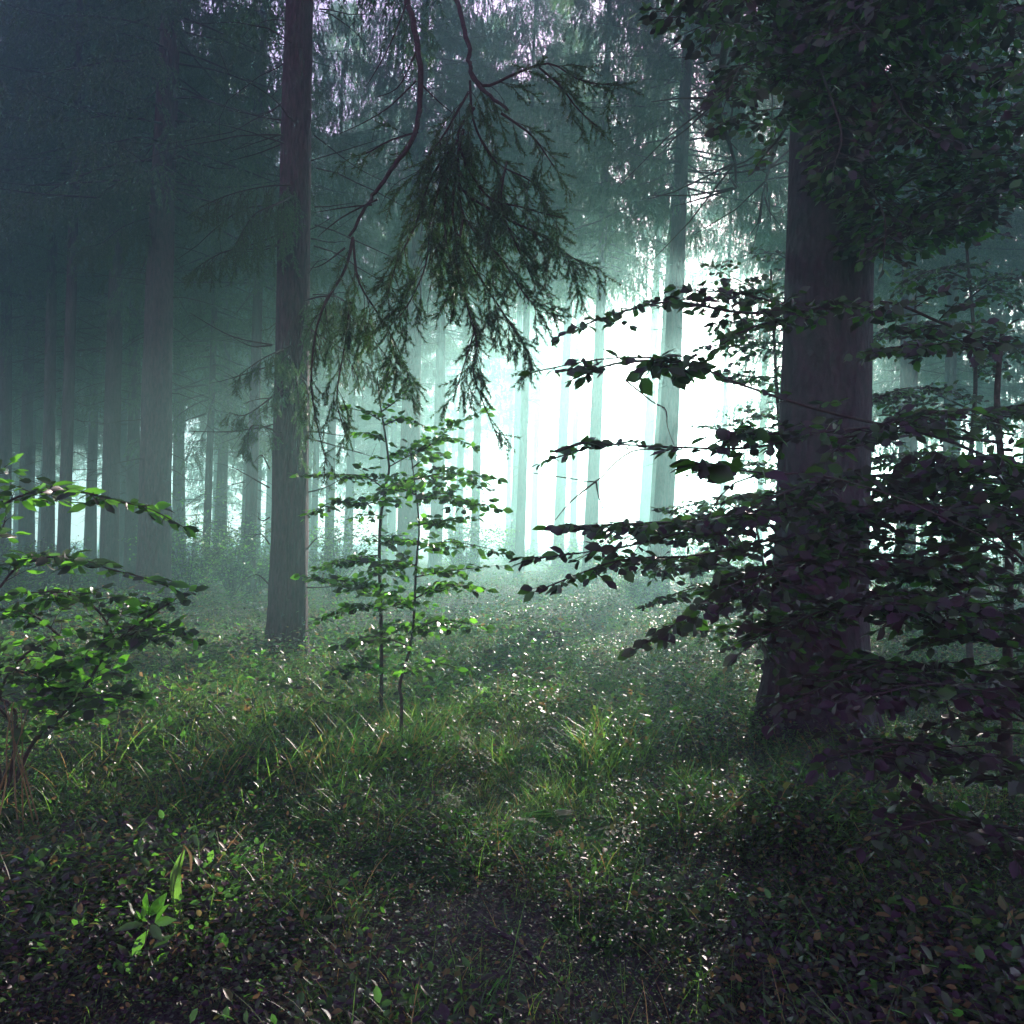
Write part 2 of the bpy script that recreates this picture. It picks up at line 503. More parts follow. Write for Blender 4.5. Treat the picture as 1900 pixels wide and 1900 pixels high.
for i, a in enumerate(L): spruce(*a[:4], a[4], GL, cv=2 if a[0] == 381 else (3, 1, 3)[i % 3])
Fg = [(610, 640, 40, .22, 'faint trunk just right of the dark near spruce'),
      (754, 790, 31, .40, 'broad pale trunk seen through the two saplings'),
      (806, 838, 40, .30, 'pale trunk right of the broad one behind the saplings'),
      (880, 905, 41, .22, 'clear edged pale trunk below the hanging spruce boughs'),
      (850, 880, 52, .25, 'very faint trunk left of the clear edged pale one'),
      (1034, 1078, 42, .28, 'pale trunk in the white glow below the pointed leaf twig'),
      (1092, 1130, 31, .24, 'faint wide trunk in the brightest mist right of a paler one'),
      (962, 992, 35, .19, 'ghostly trunk in mist at the middle of the photo'),
      (990, 1015, 62, .26, 'ghostly trunk in mist, next right of the middle one')]
for i, a in enumerate(Fg): spruce(*a[:4], a[4], GF, cv=(3, 4)[i % 2])
spruce(1492, 1520, 30, .20, 'full crowned spruce added to shade the foreground, left of the big beech trunk', cv=2)  # added for its low crown, which shades the nearest ground
for a in [(1206, 1276, 30.5, 'slim spruce right behind the leaning trunk, only its hanging crown showing'), (1335, 1370, 45, 'tall spruce in the glare midway to the big beech, foliage only at its top'),
          (1405, 1440, 40, 'tall spruce in the glare close to the big beech, foliage only at its top'), ]:
    spruce(a[0], a[1], a[2], .17, a[3], 'tall bare stemmed spruces in the glare', cv=4 if a[0] == 1405 else 5, crown_scale=.8, cz=1.03)
# the rest of the wood, further in
rs = R(5)
spots = []
def clear(x, y, gap):
    return all((x - a) ** 2 + (y - b) ** 2 > gap * gap for a, b in spots)
for t in bpy.data.objects:
    if t.name.startswith('spruce_tree'): spots.append((t.location.x, t.location.y))
cnt = 0
for _ in range(4000):
    if cnt >= 46: break
    y = 24 + 34 * rs.rand(); x = (-0.66 + 1.4 * rs.rand()) * y
    az = math.atan2(x, y)
    opening = -0.20 < az < 0.40
    if opening and (y < 37 or y > 53): continue      # the sunny opening
    if 0.09 < az < 0.31: continue
    if y < 34 and x > -8 and x < 8: continue
    if not clear(x, y, 4.6 if opening else 3.3): continue
    spots.append((x, y)); cnt += 1
    px = 950 + F * x / y
    spruce(px, px + 15 + 20 * rs.rand(), y, .18 + .14 * rs.rand(), 'spruce far back in the wood, one of many lost in haze', 'spruces far back in the wood',
           crown_scale=.9 + .3 * rs.rand(), cz=(.97 if opening else .85) + .06 * rs.rand(), cv=5 if opening else (3, 4, 3, 1)[cnt % 4])

for _ in range(3000):
    if cnt >= 66: break
    y = 58 + 30 * rs.rand(); x = (-0.62 + .66 * rs.rand()) * y
    if not clear(x, y, 3.6): continue
    spots.append((x, y)); cnt += 1
    px = 950 + F * x / y
    spruce(px, px + 15 + 20 * rs.rand(), y, .2 + .14 * rs.rand(), 'spruce far back in the wood, one of many lost in haze', 'spruces far back in the wood',
           crown_scale=1 + .3 * rs.rand(), cz=.9 + .13 * rs.rand(), cv=cnt % 4)

# ------------------------------------------------------------------ hanging spruce boughs
def px_path(pts, d0=None):
    return np.array([P(a, b, c) for a, b, c in pts])

def local(root, pts):
    """world points into the frame of a root empty (roots have location + small Y rotation)"""
    bpy.context.view_layer.update()
    inv = np.array(root.matrix_world.inverted())
    pts = np.asarray(pts, float)
    return pts @ inv[:3, :3].T + inv[:3, 3]

def bough(root, paths, seed, **kw):
    rs = R(seed)
    for p, k in paths:
        q = dict(kw); q.update(k); g = Geo()
        droop_branch(g, px_path(p), rs, **q)
        for i, v in enumerate(g.v): g.v[i] = local(root, v).astype(np.float32)   # into the tree's own frame
        obj('branch', g.mesh('branch', [M_twig, M_needle]), root)

D = 6.3
trunk_pt = P(560, -520, 11.9)
main = [(700, -420, 9.5), (742, -180, 7.6), (757, -20, 6.6), (776, 110, D), (775, 245, D), (730, 320, D), (690, 380, D), (655, 440, D)]
g = Geo(); rs = R(21)
def DB(path, **k): droop_branch(g, px_path(path), rs, **k)
q = curve(np.vstack([trunk_pt, px_path(main)]), 60) + np.cumsum(rs.randn(60, 3) * .006, 0) * 1.0
g.tube(q, np.linspace(.030, .010, 60), 8, 0)
K = dict(sec=.50, step=.052, hang=.75, per_m=460, start=.08, terc=.13, bare=.12)
DB([(655, 440, D), (640, 500, D), (600, 570, D), (582, 640, D), (580, 740, D), (607, 865, D)], rad=.012, sec=.34, step=.05, bare=.45, hang=.9, per_m=330, start=.3)
DB([(655, 440, D), (665, 520, D), (700, 580, D), (735, 640, D), (755, 690, D)], rad=.010, **K)
DB([(650, 560, D), (640, 640, D), (625, 740, D), (645, 815, D)], rad=.008, **{**K, 'sec': .3})
DB([(776, 245, D), (720, 262, D), (680, 285, D), (650, 290, D)], rad=.008, **{**K, 'sec': .2})
# the right-hand cascade, from a second limb
sec = px_path([(800, -300, 8.6), (828, -60, 6.9), (852, 60, D - .2), (872, 150, D - .3), (930, 210, D - .3)])
q = curve(np.vstack([P(575, -420, 11.9), sec]), 50) + np.cumsum(rs.randn(50, 3) * .006, 0) * 1.0; g.tube(q, np.linspace(.025, .010, 50), 8, 0)
D2 = D - .3
DB([(872, 130, D2), (900, 160, D2), (960, 135, D2), (1020, 118, D2), (1080, 150, D2), (1160, 160, D2)], rad=.012, **{**K, 'sec': .34})
DB([(1000, 125, D2), (1040, 160, D2), (1070, 200, D2), (1108, 236, D2)], rad=.008, **{**K, 'sec': .22})
DB([(930, 210, D2), (985, 250, D2), (1015, 290, D2), (1028, 310, D2)], rad=.009, **{**K, 'sec': .35})
DB([(872, 150, D2), (880, 230, D2), (920, 300, D2), (975, 330, D2), (1005, 352, D2)], rad=.010, **K)
DB([(880, 200, D2), (850, 260, D2), (900, 360, D2), (970, 385, D2), (1045, 405, D2)], rad=.011, **K)
DB([(860, 240, D2), (850, 340, D2), (930, 400, D2), (1010, 440, D2), (1065, 480, D2), (1115, 500, D2)], rad=.012, **K)
DB([(850, 300, D2), (860, 400, D2), (930, 480, D2), (985, 560, D2), (1025, 560, D2)], rad=.011, **K)
DB([(850, 300, D2), (840, 400, D2), (870, 480, D2), (920, 560, D2), (960, 620, D2), (985, 665, D2)], rad=.011, **K)
DB([(850, 260, D2), (800, 330, D2), (770, 420, D2), (740, 480, D2), (710, 560, D2)], rad=.010, **K)
DB([(830, 300, D2), (800, 400, D2), (790, 490, D2), (760, 560, D2), (730, 600, D2)], rad=.010, **K)
DB([(860, 400, D2), (850, 480, D2), (865, 560, D2), (885, 640, D2), (880, 700, D2), (925, 815, D2)], rad=.010, **{**K, 'sec': .26, 'bare': .1})
DB([(885, 600, D2), (860, 680, D2), (840, 745, D2)], rad=.006, **{**K, 'sec': .2})
DB([(830, 330, D2), (825, 420, D2), (840, 500, D2), (870, 560, D2)], rad=.009, **K)
DB([(940, 300, D2), (930, 380, D2), (960, 460, D2), (990, 520, D2)], rad=.009, **K)
DB([(870, 170, D2), (830, 240, D2), (790, 300, D2), (760, 370, D2)], rad=.009, **K)
# bare whip twigs
for a in ([(772, 150, D), (720, 200, D), (670, 230, D), (630, 248, D)], [(775, 90, D), (740, 160, D), (700, 180, D)], [(757, 0, D), (720, 90, D), (680, 160, D)],
          [(690, 380, D), (640, 385, D), (580, 395, 7)], [(700, 370, D), (640, 400, D), (600, 430, D), (590, 440, D)], [(776, 150, D), (810, 185, D), (840, 210, D)],
          [(640, 460, D), (600, 490, D), (570, 500, 7)]):
    g.tube(curve(px_path(a), 12), np.linspace(.007, .002, 12), 4, 0)
for i, v in enumerate(g.v): g.v[i] = local(near_spruce, v).astype(np.float32)
obj('branch', g.mesh('branch', [M_twig, M_needle]), near_spruce)

G = dict(sec=.58, step=.05, hang=1.4, per_m=300, needle=(.028, .007), start=.05, rad=.014, bare=.1, terc=.12)
A0 = 11.2
bough(near_spruce, [([(556, 345, 11.9), (500, 345, A0), (430, 360, A0 - .6), (370, 385, A0 - 1)], {}),
                    ([(553, 360, 11.9), (510, 380, 10.9), (470, 400, 10.5), (440, 450, 10.4)], {}),
                    ([(550, 420, 11.9), (480, 450, A0), (410, 470, 10.6), (360, 500, 10.4)], {'sec': .45})], 31, **G)
bough(near_spruce, [([(548, 640, 11.9), (520, 650, 11.2), (480, 670, 10.8), (432, 705, 10.6)], {'sec': .35}),
                    ([(545, 700, 11.9), (500, 740, 11.3), (455, 770, 11), (425, 765, 11)], {'sec': .3}),
                    ([(540, 810, 11.9), (480, 790, 11.2), (462, 800, 11), (460, 850, 11)], {'sec': .25})], 32, **G)
bough(near_spruce, [([(560, 560, 11.9), (600, 550, 11.2), (640, 560, 10.8), (700, 640, 10.6), (740, 690, 10.5)], {}),
                    ([(560, 600, 11.9), (590, 620, 11), (640, 650, 10.8), (690, 680, 10.6)], {}),
                    ([(556, 700, 11.9), (570, 720, 11.3), (575, 800, 11.2)], {'sec': .3})], 33, **G)
bough(near_spruce, [([(540, 690, 11.9), (535, 660, 11.4), (520, 680, 11.2), (510, 760, 11.2)], {'sec': .3, 'hang': 1.8}),
                    ([(548, 720, 11.6), (550, 700, 11.3), (555, 760, 11.2), (560, 850, 11.2)], {'sec': .25, 'hang': 1.8})], 35, **G)
bough(big_left, [([(290, 330, 19.5), (240, 335, 18.4), (200, 350, 17.8), (160, 390, 17.5)], {'sec': .8}),
                 ([(290, 400, 19.5), (230, 420, 18.4), (190, 450, 17.8), (150, 460, 17.5)], {'sec': .7})], 34, **{**G, 'step': .06, 'per_m': 260, 'needle': (.04, .012)})

# bare twigs on the near trunk
rs = R(8)
for (x, y, ex, ey) in [(505, 640, 352, 580), (505, 640, 430, 625), (502, 790, 350, 800), (500, 905, 430, 866), (500, 1010, 470, 995), (500, 1085, 455, 1075),
                       (562, 915, 640, 885), (565, 1025, 610, 1000), (565, 1090, 650, 1080), (560, 810, 700, 850), (560, 800, 640, 810), (500, 960, 478, 962), (500, 870, 470, 860),
                       (565, 430, 620, 400), (565, 520, 610, 480), (530, 450, 400, 470), (540, 260, 420, 300), (570, 300, 700, 260)]:
    d = 11.7
    a = P(x, y, 11.9); b = P(ex, ey, 11.2 + rs.rand())
    m = (a + b) / 2 + np.array((0, 0, .06 * rs.randn()))
    g = Geo(); q = curve([a, m, b], 10); g.tube(q, np.linspace(.012, .003, 10), 4)
    for k in (4, 6, 8):
        e = q[k] + unit(b - a + 1.2 * rs.randn(3)) * .18; g.tube([q[k], e], [.004, .002], 3)
    for i, v in enumerate(g.v): g.v[i] = local(near_spruce, v).astype(np.float32)
    obj('branch', g.mesh('branch', [M_twig]), near_spruce)

# ------------------------------------------------------------------ big beech on the right
bx, bd = 1510, 7.6
bbase = np.array(((bx - 950) / F * bd, bd, 0.0)); bbase[2] = gh(bbase[0], bbase[1])
beech = empty('beech_tree', bbase, 'huge dark beech trunk on the right hiding the sun, leafy boughs overhead', 'tree')
g = Geo()
sides = 40; rs = R(77); th = np.arange(sides) * 2 * math.pi / sides
zz = np.concatenate([np.linspace(-.3, 1.5, 22), np.linspace(1.5, 13, 40)[1:]])
Vv = []
for z in zz:
    c = np.array(((1510 + 50 * max(z, 0) / 6.05 - 950) / F * bd - bbase[0], 0.0))
    r = .375 * (1 - .022 * max(z, 0))
    fl = 1.0 * math.exp(-max(z + .15, 0) * 2.6)
    rr = r * (1 + fl * (.55 + .55 * np.maximum(0, np.cos(3 * th + 3.3)) ** 1.5 + .25 * np.cos(5 * th + 1)) + .025 * np.cos(2 * th + z * .4) + .014 * np.sin(5 * th + z) + .004 * rs.randn(sides))
    Vv.append(np.stack([c[0] + rr * np.cos(th), rr * np.sin(th), np.full(sides, z)], 1))
n = len(zz); i = np.arange(n - 1)[:, None]; j = np.arange(sides)[None]; j2 = (j + 1) % sides
g.add(np.concatenate(Vv), np.stack([i * sides + j, i * sides + j2, (i + 1) * sides + j2, (i + 1) * sides + j], -1).reshape(-1, 4))
obj('trunk', smooth(g.mesh('trunk', [M_beech_bark])), beech)

def leafy(root, paths, seed, mat=None, wood=None, **kw):
    """one branch (wood) with its leaves as sub-part; paths in photo px + depth"""
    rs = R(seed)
    if mat is None and seed < 70: mat = M_beech_shaded
    for p, k in paths:
        q = dict(kw); q.update(k)
        lg = Geo(); tg = Geo()
        spray(lg, tg, px_path(p), rs, **q)
        for gg in (lg, tg):
            for i, v in enumerate(gg.v): gg.v[i] = local(root, v).astype(np.float32)
        b = obj('branch', tg.mesh('branch', [wood or M_twig]), root)
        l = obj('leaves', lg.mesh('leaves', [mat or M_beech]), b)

BK = dict(leaf=.075, step=.09, twig=.42, tilt=.85, rad=.012, spacing=.045)
T = 7.6
# boughs at the top, reaching left over the glow and towards the camera
leafy(beech, [([(1540, 20, T), (1430, 30, 6.6), (1330, 50, 6.0), (1230, 20, 5.6)], {}),
              ([(1540, 60, T), (1440, 150, 6.4), (1380, 120, 6.0), (1350, 180, 5.8)], {}),
              ([(1480, 190, 6.8), (1420, 230, 6.3), (1370, 215, 6.0), (1345, 230, 5.9)], {'twig': .25}),
              ([(1480, 190, 6.8), (1450, 250, 6.4), (1425, 280, 6.2), (1402, 310, 6.1)], {'twig': .1, 'step': .12}),
              ([(1540, -40, T), (1450, -20, 6.4), (1360, -10, 5.6), (1270, -30, 5.0)], {})], 41, **BK)
leafy(beech, [([(1560, 100, T), (1640, 60, 6.4), (1740, 40, 5.6), (1900, 10, 5.0)], {'twig': .6}),
              ([(1560, 140, T), (1640, 160, 6.4), (1760, 140, 5.6), (1930, 120, 5.0)], {'twig': .6}),
              ([(1560, 200, T), (1660, 230, 6.4), (1780, 240, 5.8), (1950, 200, 5.2)], {'twig': .5}),
              ([(1560, 0, T), (1600, -30, 6.0), (1700, -20, 5.2), (1850, -60, 4.6)], {'twig': .6}),
              ([(1500, 40, 6.8), (1520, 120, 6.0), (1560, 240, 5.4), (1550, 300, 5.2)], {'twig': .4}),
              ([(1560, 60, 6.8), (1620, 100, 6.0), (1680, 210, 5.6), (1720, 240, 5.4)], {'twig': .5}),
              ([(1560, 90, T), (1680, 100, 6.8), (1800, 90, 6.4), (1960, 60, 6.0)], {'twig': .7}),
              ([(1560, 160, T), (1700, 200, 6.8), (1820, 190, 6.4), (1960, 170, 6.0)], {'twig': .6}),
              ([(1560, 20, T), (1700, 10, 6.8), (1820, 10, 6.2), (1960, -20, 6.0)], {'twig': .7}),
              ([(1560, 280, T), (1660, 300, 6.8), (1780, 280, 6.2), (1960, 240, 5.8)], {'twig': .5})], 42, **BK)
leafy(beech, [([(1520, 20, T), (1500, 60, 6.6), (1480, 110, 6.2), (1460, 150, 6)], {}), ([(1540, -60, T), (1560, 10, 6), (1600, 60, 5.2)], {'twig': .6}),
              ([(1540, 0, T), (1460, 70, 6.4), (1400, 80, 6.0)], {}), ([(1560, 300, T), (1600, 330, 6.6), (1640, 400, 6.0), (1640, 470, 5.8)], {'twig': .4})], 44, **BK)
leafy(beech, [([(1580, 480, T), (1700, 410, 6.6), (1800, 370, 5.8), (1960, 290, 5.2)], {'twig': .42, 'step': .06}),
              ([(1580, 460, T), (1690, 440, 6.4), (1760, 420, 5.8), (1850, 360, 5.2)], {'twig': .4, 'step': .06}),
              ([(1600, 420, T), (1680, 340, 6.4), (1780, 300, 5.8), (1930, 280, 5.4)], {'twig': .5}),
              ([(1600, 420, T), (1700, 390, 6.4), (1800, 330, 5.8), (1920, 320, 5.4)], {'twig': .4, 'step': .06})], 43, **BK)

# unseen beech crown, added above the frame and viewpoint to block sky light
rs = R(88); lg = Geo(); tg = Geo(); cl = []
for k in range(26):
    a = k * 2.4 + .3 * rs.randn(); z0 = 6.2 + 5 * rs.rand(); Lr = 5.5 + 3.5 * rs.rand()
    p = np.array((bbase[0] + .35, bd, z0)); d = unit((math.cos(a), math.sin(a), .35 + .3 * rs.rand())); pts = [p]
    for q in range(14):
        d = unit(d + .12 * rs.randn(3) + np.array((0, 0, -.02))); p = p + d * Lr / 14; pts.append(p)
        if q > 2:
            for _ in range(3):
                e = p + rs.randn(3) * np.array((.8, .8, .45)); cl.append(e); tg.tube([p, (p + e) / 2 + .1 * rs.randn(3), e], [.02, .012, .005], 4)
    tg.tube(pts, np.linspace(.09, .015, 15), 7)
tg.tube([np.array((bbase[0] + .6, bd, z)) for z in np.linspace(11, 14, 5)], np.linspace(.26, .08, 5), 10)
cl = np.array(cl)
pos = np.repeat(cl, 62, 0); pos = pos + rs.randn(len(pos), 3) * np.array((.42, .42, .22))
tz = CAMZ + (pos[:, 1] * .60) + .25
inframe = (pos[:, 1] > 0) & (abs(pos[:, 0]) < pos[:, 1] * .60 + .2) & (pos[:, 2] < tz)
pos = pos[~inframe & (pos[:, 2] > 3.5)]
fr = frames(rs.randn(len(pos), 3) * np.array((1, 1, .4)), np.array((0, 0, 1)) + .6 * rs.randn(len(pos), 3))
lg.inst(LEAF4_V, LEAF4_F, pos, fr * (.085 * (.7 + .6 * rs.rand(len(pos))))[:, None, None])
for gg in (lg, tg):
    for i, v in enumerate(gg.v): gg.v[i] = local(beech, v).astype(np.float32)
cb = obj('crown', tg.mesh('crown', [M_twig]), beech); obj('leaves', lg.mesh('leaves', [M_beech_shaded]), cb)

# ------------------------------------------------------------------ beech undergrowth on the right
def bush_root(name, px, d, label, cat, group=None):
    x = (px - 950) / F * d
    return empty(name, (x, d, float(gh(x, d))), label, cat, group)

def stem(root, pts, r0, r1, mat=M_twig, name='stem', sides=7, n=24):
    g = Geo(); q = curve(np.asarray(pts, float), n)
    g.tube(q, np.linspace(r0, r1, n), sides)
    for i, v in enumerate(g.v): g.v[i] = local(root, v).astype(np.float32)
    return obj(name, smooth(g.mesh(name, [mat])), root)

r1 = bush_root('beech_shrub', 1860, 5.2, 'dark young beech at the right edge with branches reaching across the big trunk', 'shrub', 'young beeches in the right foreground')
stem(r1, [np.array(r1.location), P(1868, 1300, 5.2), P(1872, 1000, 5.2), P(1850, 760, 5.2), P(1862, 600, 5.2)], .035, .012)
d = 5.2
B2 = dict(leaf=.068, step=.07, twig=.42, tilt=.85, rad=.010, spacing=.04)
leafy(r1, [([(1860, 640, d), (1750, 600, 5.0), (1640, 560, 4.9), (1500, 575, 4.8), (1380, 545, 4.7), (1290, 540, 4.7)], {'twig': .36}),
           ([(1500, 575, 4.8), (1380, 580, 4.6), (1250, 560, 4.6), (1150, 580, 4.6), (1060, 612, 4.6)], {'twig': .24}),
           ([(1500, 590, 4.8), (1420, 600, 4.8), (1370, 620, 4.7), (1340, 640, 4.7)], {'twig': .2, 'step': .05})], 51, **B2)
leafy(r1, [([(1850, 820, d), (1700, 800, 4.9), (1520, 760, 4.7), (1380, 715, 4.6), (1260, 670, 4.5), (1130, 665, 4.5), (1000, 688, 4.5)], {'twig': .16, 'step': .17}),
           ([(1300, 690, 4.6), (1260, 668, 4.5), (1230, 670, 4.5), (1205, 680, 4.5)], {'twig': .12, 'step': .02, 'leaf': .08}),
           ([(1260, 672, 4.5), (1180, 670, 4.5), (1120, 680, 4.5), (1060, 705, 4.5)], {'twig': .1, 'step': .08, 'tilt': 1})], 52, **B2)
leafy(r1, [([(1860, 860, d), (1700, 800, 4.8), (1540, 800, 4.6), (1400, 830, 4.5), (1250, 830, 4.4), (1120, 826, 4.4), (1015, 855, 4.4)], {'twig': .13, 'step': .09}),
           ([(1500, 800, 4.6), (1430, 805, 4.5), (1380, 800, 4.5), (1340, 830, 4.5)], {'twig': .15, 'step': .03})], 53, **B2)
leafy(r1, [([(1900, 900, d), (1700, 880, 4.7), (1500, 900, 4.4), (1350, 960, 4.3), (1200, 970, 4.2), (1080, 975, 4.2)], {}),
           ([(1850, 980, d), (1650, 950, 4.6), (1480, 940, 4.4), (1330, 970, 4.3), (1180, 1010, 4.2), (1010, 1035, 4.2)], {'twig': .3}),
           ([(1850, 1040, d), (1650, 1000, 4.5), (1450, 1000, 4.3), (1300, 1030, 4.2), (1150, 1040, 4.2), (1025, 1085, 4.2)], {'twig': .26}),
           ([(1850, 1050, d), (1650, 1030, 4.4), (1480, 1040, 4.2), (1350, 1090, 4.1), (1280, 1140, 4.1), (1210, 1185, 4.1)], {'twig': .3})], 54, **B2)
leafy(r1, [([(1868, 1150, d), (1740, 1080, 4.6), (1600, 1050, 4.3), (1450, 1060, 4.1), (1380, 1100, 4.0)], {'twig': .5}),
           ([(1868, 1200, d), (1740, 1150, 4.6), (1600, 1120, 4.3), (1480, 1150, 4.1), (1420, 1180, 4.0)], {'twig': .45}),
           ([(1868, 1250, d), (1760, 1240, 4.6), (1650, 1230, 4.3), (1560, 1260, 4.1), (1480, 1300, 4.0)], {'twig': .5})], 55, **B2)
leafy(r1, [([(1868, 760, d), (1800, 760, 4.9), (1700, 770, 4.8), (1620, 800, 4.7), (1560, 830, 4.6)], {'twig': .45}),
           ([(1868, 860, d), (1780, 900, 4.7), (1680, 920, 4.5), (1560, 960, 4.3)], {'twig': .55}),
           ([(1850, 660, d), (1780, 640, 5.0), (1700, 640, 4.9), (1620, 650, 4.8)], {'twig': .4}),
           ([(1868, 960, d), (1930, 900, 4.8), (2000, 860, 4.5)], {'twig': .5})], 56, **B2)
r2 = bush_root('beech_shrub', 1990, 4.3, 'black shaded beech undergrowth filling the lower right corner', 'shrub', 'young beeches in the right foreground')
stem(r2, [np.array(r2.location), P(1990, 1500, 4.3), P(1960, 1100, 4.3), P(1980, 700, 4.3)], .03, .012)
d = 4.3
leafy(r2, [([(1990, 1500, d), (1850, 1420, 4.0), (1700, 1380, 3.8), (1580, 1400, 3.7)], {'twig': .5}),
           ([(1990, 1400, d), (1850, 1300, 4.0), (1740, 1270, 3.8), (1620, 1290, 3.7)], {'twig': .5}),
           ([(1980, 1250, d), (1860, 1160, 4.0), (1760, 1120, 3.8), (1650, 1120, 3.7)], {'twig': .55}),
           ([(1970, 1120, d), (1880, 1020, 4.0), (1800, 960, 3.9), (1700, 940, 3.8)], {'twig': .55}),
           ([(1970, 1000, d), (1900, 900, 4.0), (1830, 860, 3.9), (1750, 850, 3.8)], {'twig': .5}),
           ([(1990, 1600, d), (1880, 1560, 4.0), (1780, 1520, 3.8), (1660, 1540, 3.7)], {'twig': .5})], 61, **{**B2, 'step': .055})
leafy(r2, [([(1985, 1080, 4.3), (1750, 960, 3.2), (1560, 890, 2.5), (1420, 878, 2.2), (1330, 866, 2.05), (1300, 862, 2.0)], {'twig': .05, 'step': .30, 'leaf': .062, 'start': .5, 'rad': .004, 'tilt': 1.0, 'spacing': .07}),
           ([(1420, 878, 2.2), (1350, 905, 2.1), (1300, 985, 2.1)], {'twig': .02, 'step': .3, 'leaf': .02, 'rad': .003})], 66, **B2)
leafy(r1, [([(1330, 800, 4.55), (1380, 805, 4.5), (1430, 805, 4.5)], {'twig': .16, 'step': .035, 'leaf': .095, 'tilt': .9}),
           ([(1195, 672, 4.5), (1230, 680, 4.5), (1275, 690, 4.5)], {'twig': .12, 'step': .03, 'leaf': .11, 'tilt': 1.1}),
           ([(1030, 690, 4.5), (1060, 685, 4.5), (1090, 680, 4.5)], {'twig': .08, 'step': .05, 'leaf': .10, 'tilt': 1.1}),
           ([(1030, 838, 4.4), (1060, 828, 4.4), (1090, 822, 4.4)], {'twig': .10, 'step': .04, 'leaf': .09, 'tilt': 1.1})], 57, **B2)
for a in ([(1240, 835, 4.4), (1180, 835, 4.35), (1140, 860, 4.3), (1106, 893, 4.3), (1060, 888, 4.3), (990, 878, 4.3)], [(1106, 893, 4.3), (1060, 930, 4.3), (1030, 965, 4.25)], [(1106, 893, 4.3), (1112, 925, 4.3), (1128, 965, 4.25)],
          [(1160, 705, 4.5), (1210, 745, 4.5), (1235, 760, 4.5), (1238, 790, 4.45), (1252, 830, 4.4)]):
    g = Geo(); g.tube(curve(px_path(a), 14), np.linspace(.0045, .002, 14), 4)
    for i, v in enumerate(g.v): g.v[i] = local(r1, v).astype(np.float32)
    obj('branch', g.mesh('branch', [M_twig]), r1)
r3 = bush_root('beech_shrub', 1800, 9.5, 'spreading young beech behind the big trunk with light between its leaf layers', 'shrub', 'young beeches in the right foreground')
stem(r3, [np.array(r3.location), P(1790, 1000, 9.5), P(1810, 700, 9.5), P(1790, 420, 9.5)], .04, .012)
leafy(r3, [([(1800, 520, 9.5), (1740, 500, 9.2), (1690, 520, 9)], {}), ([(1790, 560, 9.5), (1850, 520, 9.2), (1930, 520, 9)], {}),
           ([(1800, 640, 9.5), (1700, 600, 9.2), (1640, 620, 9)], {}), ([(1800, 680, 9.5), (1880, 640, 9.2), (1960, 640, 9)], {}),
           ([(1800, 760, 9.5), (1700, 720, 9.2), (1620, 740, 9)], {}), ([(1800, 800, 9.5), (1880, 760, 9.2), (1980, 780, 9)], {}),
           ([(1800, 880, 9.5), (1700, 840, 9.2), (1600, 860, 9)], {}), ([(1800, 900, 9.5), (1880, 860, 9.2), (1980, 880, 9)], {}),
           ([(1800, 960, 9.5), (1700, 930, 9.2), (1600, 960, 9)], {}), ([(1790, 440, 9.5), (1830, 430, 9.3), (1880, 440, 9.2)], {'twig': .2})], 62, **{**B2, 'twig': .6, 'step': .08, 'rad': .012})
r4 = bush_root('beech_shrub', 1560, 13, 'small leaved young beech in the glare left of the big trunk', 'shrub', 'young beeches in the right foreground')
stem(r4, [np.array(r4.location), P(1560, 900, 13), P(1540, 700, 13), P(1500, 480, 13)], .05, .015)
leafy(r4, [([(1550, 620, 13), (1450, 560, 12.6), (1360, 540, 12.4)], {}), ([(1550, 700, 13), (1440, 640, 12.6), (1330, 620, 12.4)], {}),
           ([(1550, 760, 13), (1450, 720, 12.6), (1380, 700, 12.4)], {}), ([(1550, 860, 13), (1420, 800, 12.6), (1310, 790, 12.4)], {}),
           ([(1550, 920, 13), (1400, 880, 12.6), (1290, 870, 12.4)], {}), ([(1550, 980, 13), (1400, 930, 12.6), (1250, 940, 12.4)], {}),
           ([(1530, 560, 13), (1460, 480, 12.6), (1400, 470, 12.4)], {}), ([(1550, 800, 13), (1480, 760, 12.8), (1400, 760, 12.6)], {})], 63, **{**B2, 'twig': .5, 'step': .13, 'rad': .012})

r5 = bush_root('beech_shrub', 1440, 7.0, 'dark beech shrub at the left foot of the big trunk over the glittering herbs', 'shrub', 'young beeches in the right foreground')
stem(r5, [np.array(r5.location), P(1440, 1250, 7.0), P(1425, 1100, 7.0), P(1400, 960, 7.0)], .022, .008)
leafy(r5, [([(1435, 1150, 7), (1380, 1110, 7), (1300, 1090, 7), (1230, 1110, 7)], {}), ([(1430, 1090, 7), (1340, 1050, 7), (1240, 1040, 7.1), (1150, 1050, 7.2)], {}),
           ([(1420, 1030, 7), (1340, 1000, 7), (1240, 990, 7.1), (1140, 1000, 7.2)], {}), ([(1435, 1190, 7), (1480, 1140, 6.6), (1520, 1120, 6.3)], {}),
           ([(1410, 980, 7), (1330, 960, 7), (1260, 950, 7.1)], {}), ([(1440, 1210, 7), (1380, 1180, 7), (1320, 1170, 7)], {})], 64, **{**B2, 'twig': .5, 'step': .06})
r6 = bush_root('beech_shrub', 1440, 9.0, 'dense leafy beech clump hugging the left side of the big trunk at eye level', 'shrub', 'young beeches in the right foreground')
stem(r6, [np.array(r6.location), P(1450, 900, 9.0), P(1440, 700, 9.0), P(1430, 500, 9.0)], .03, .01)
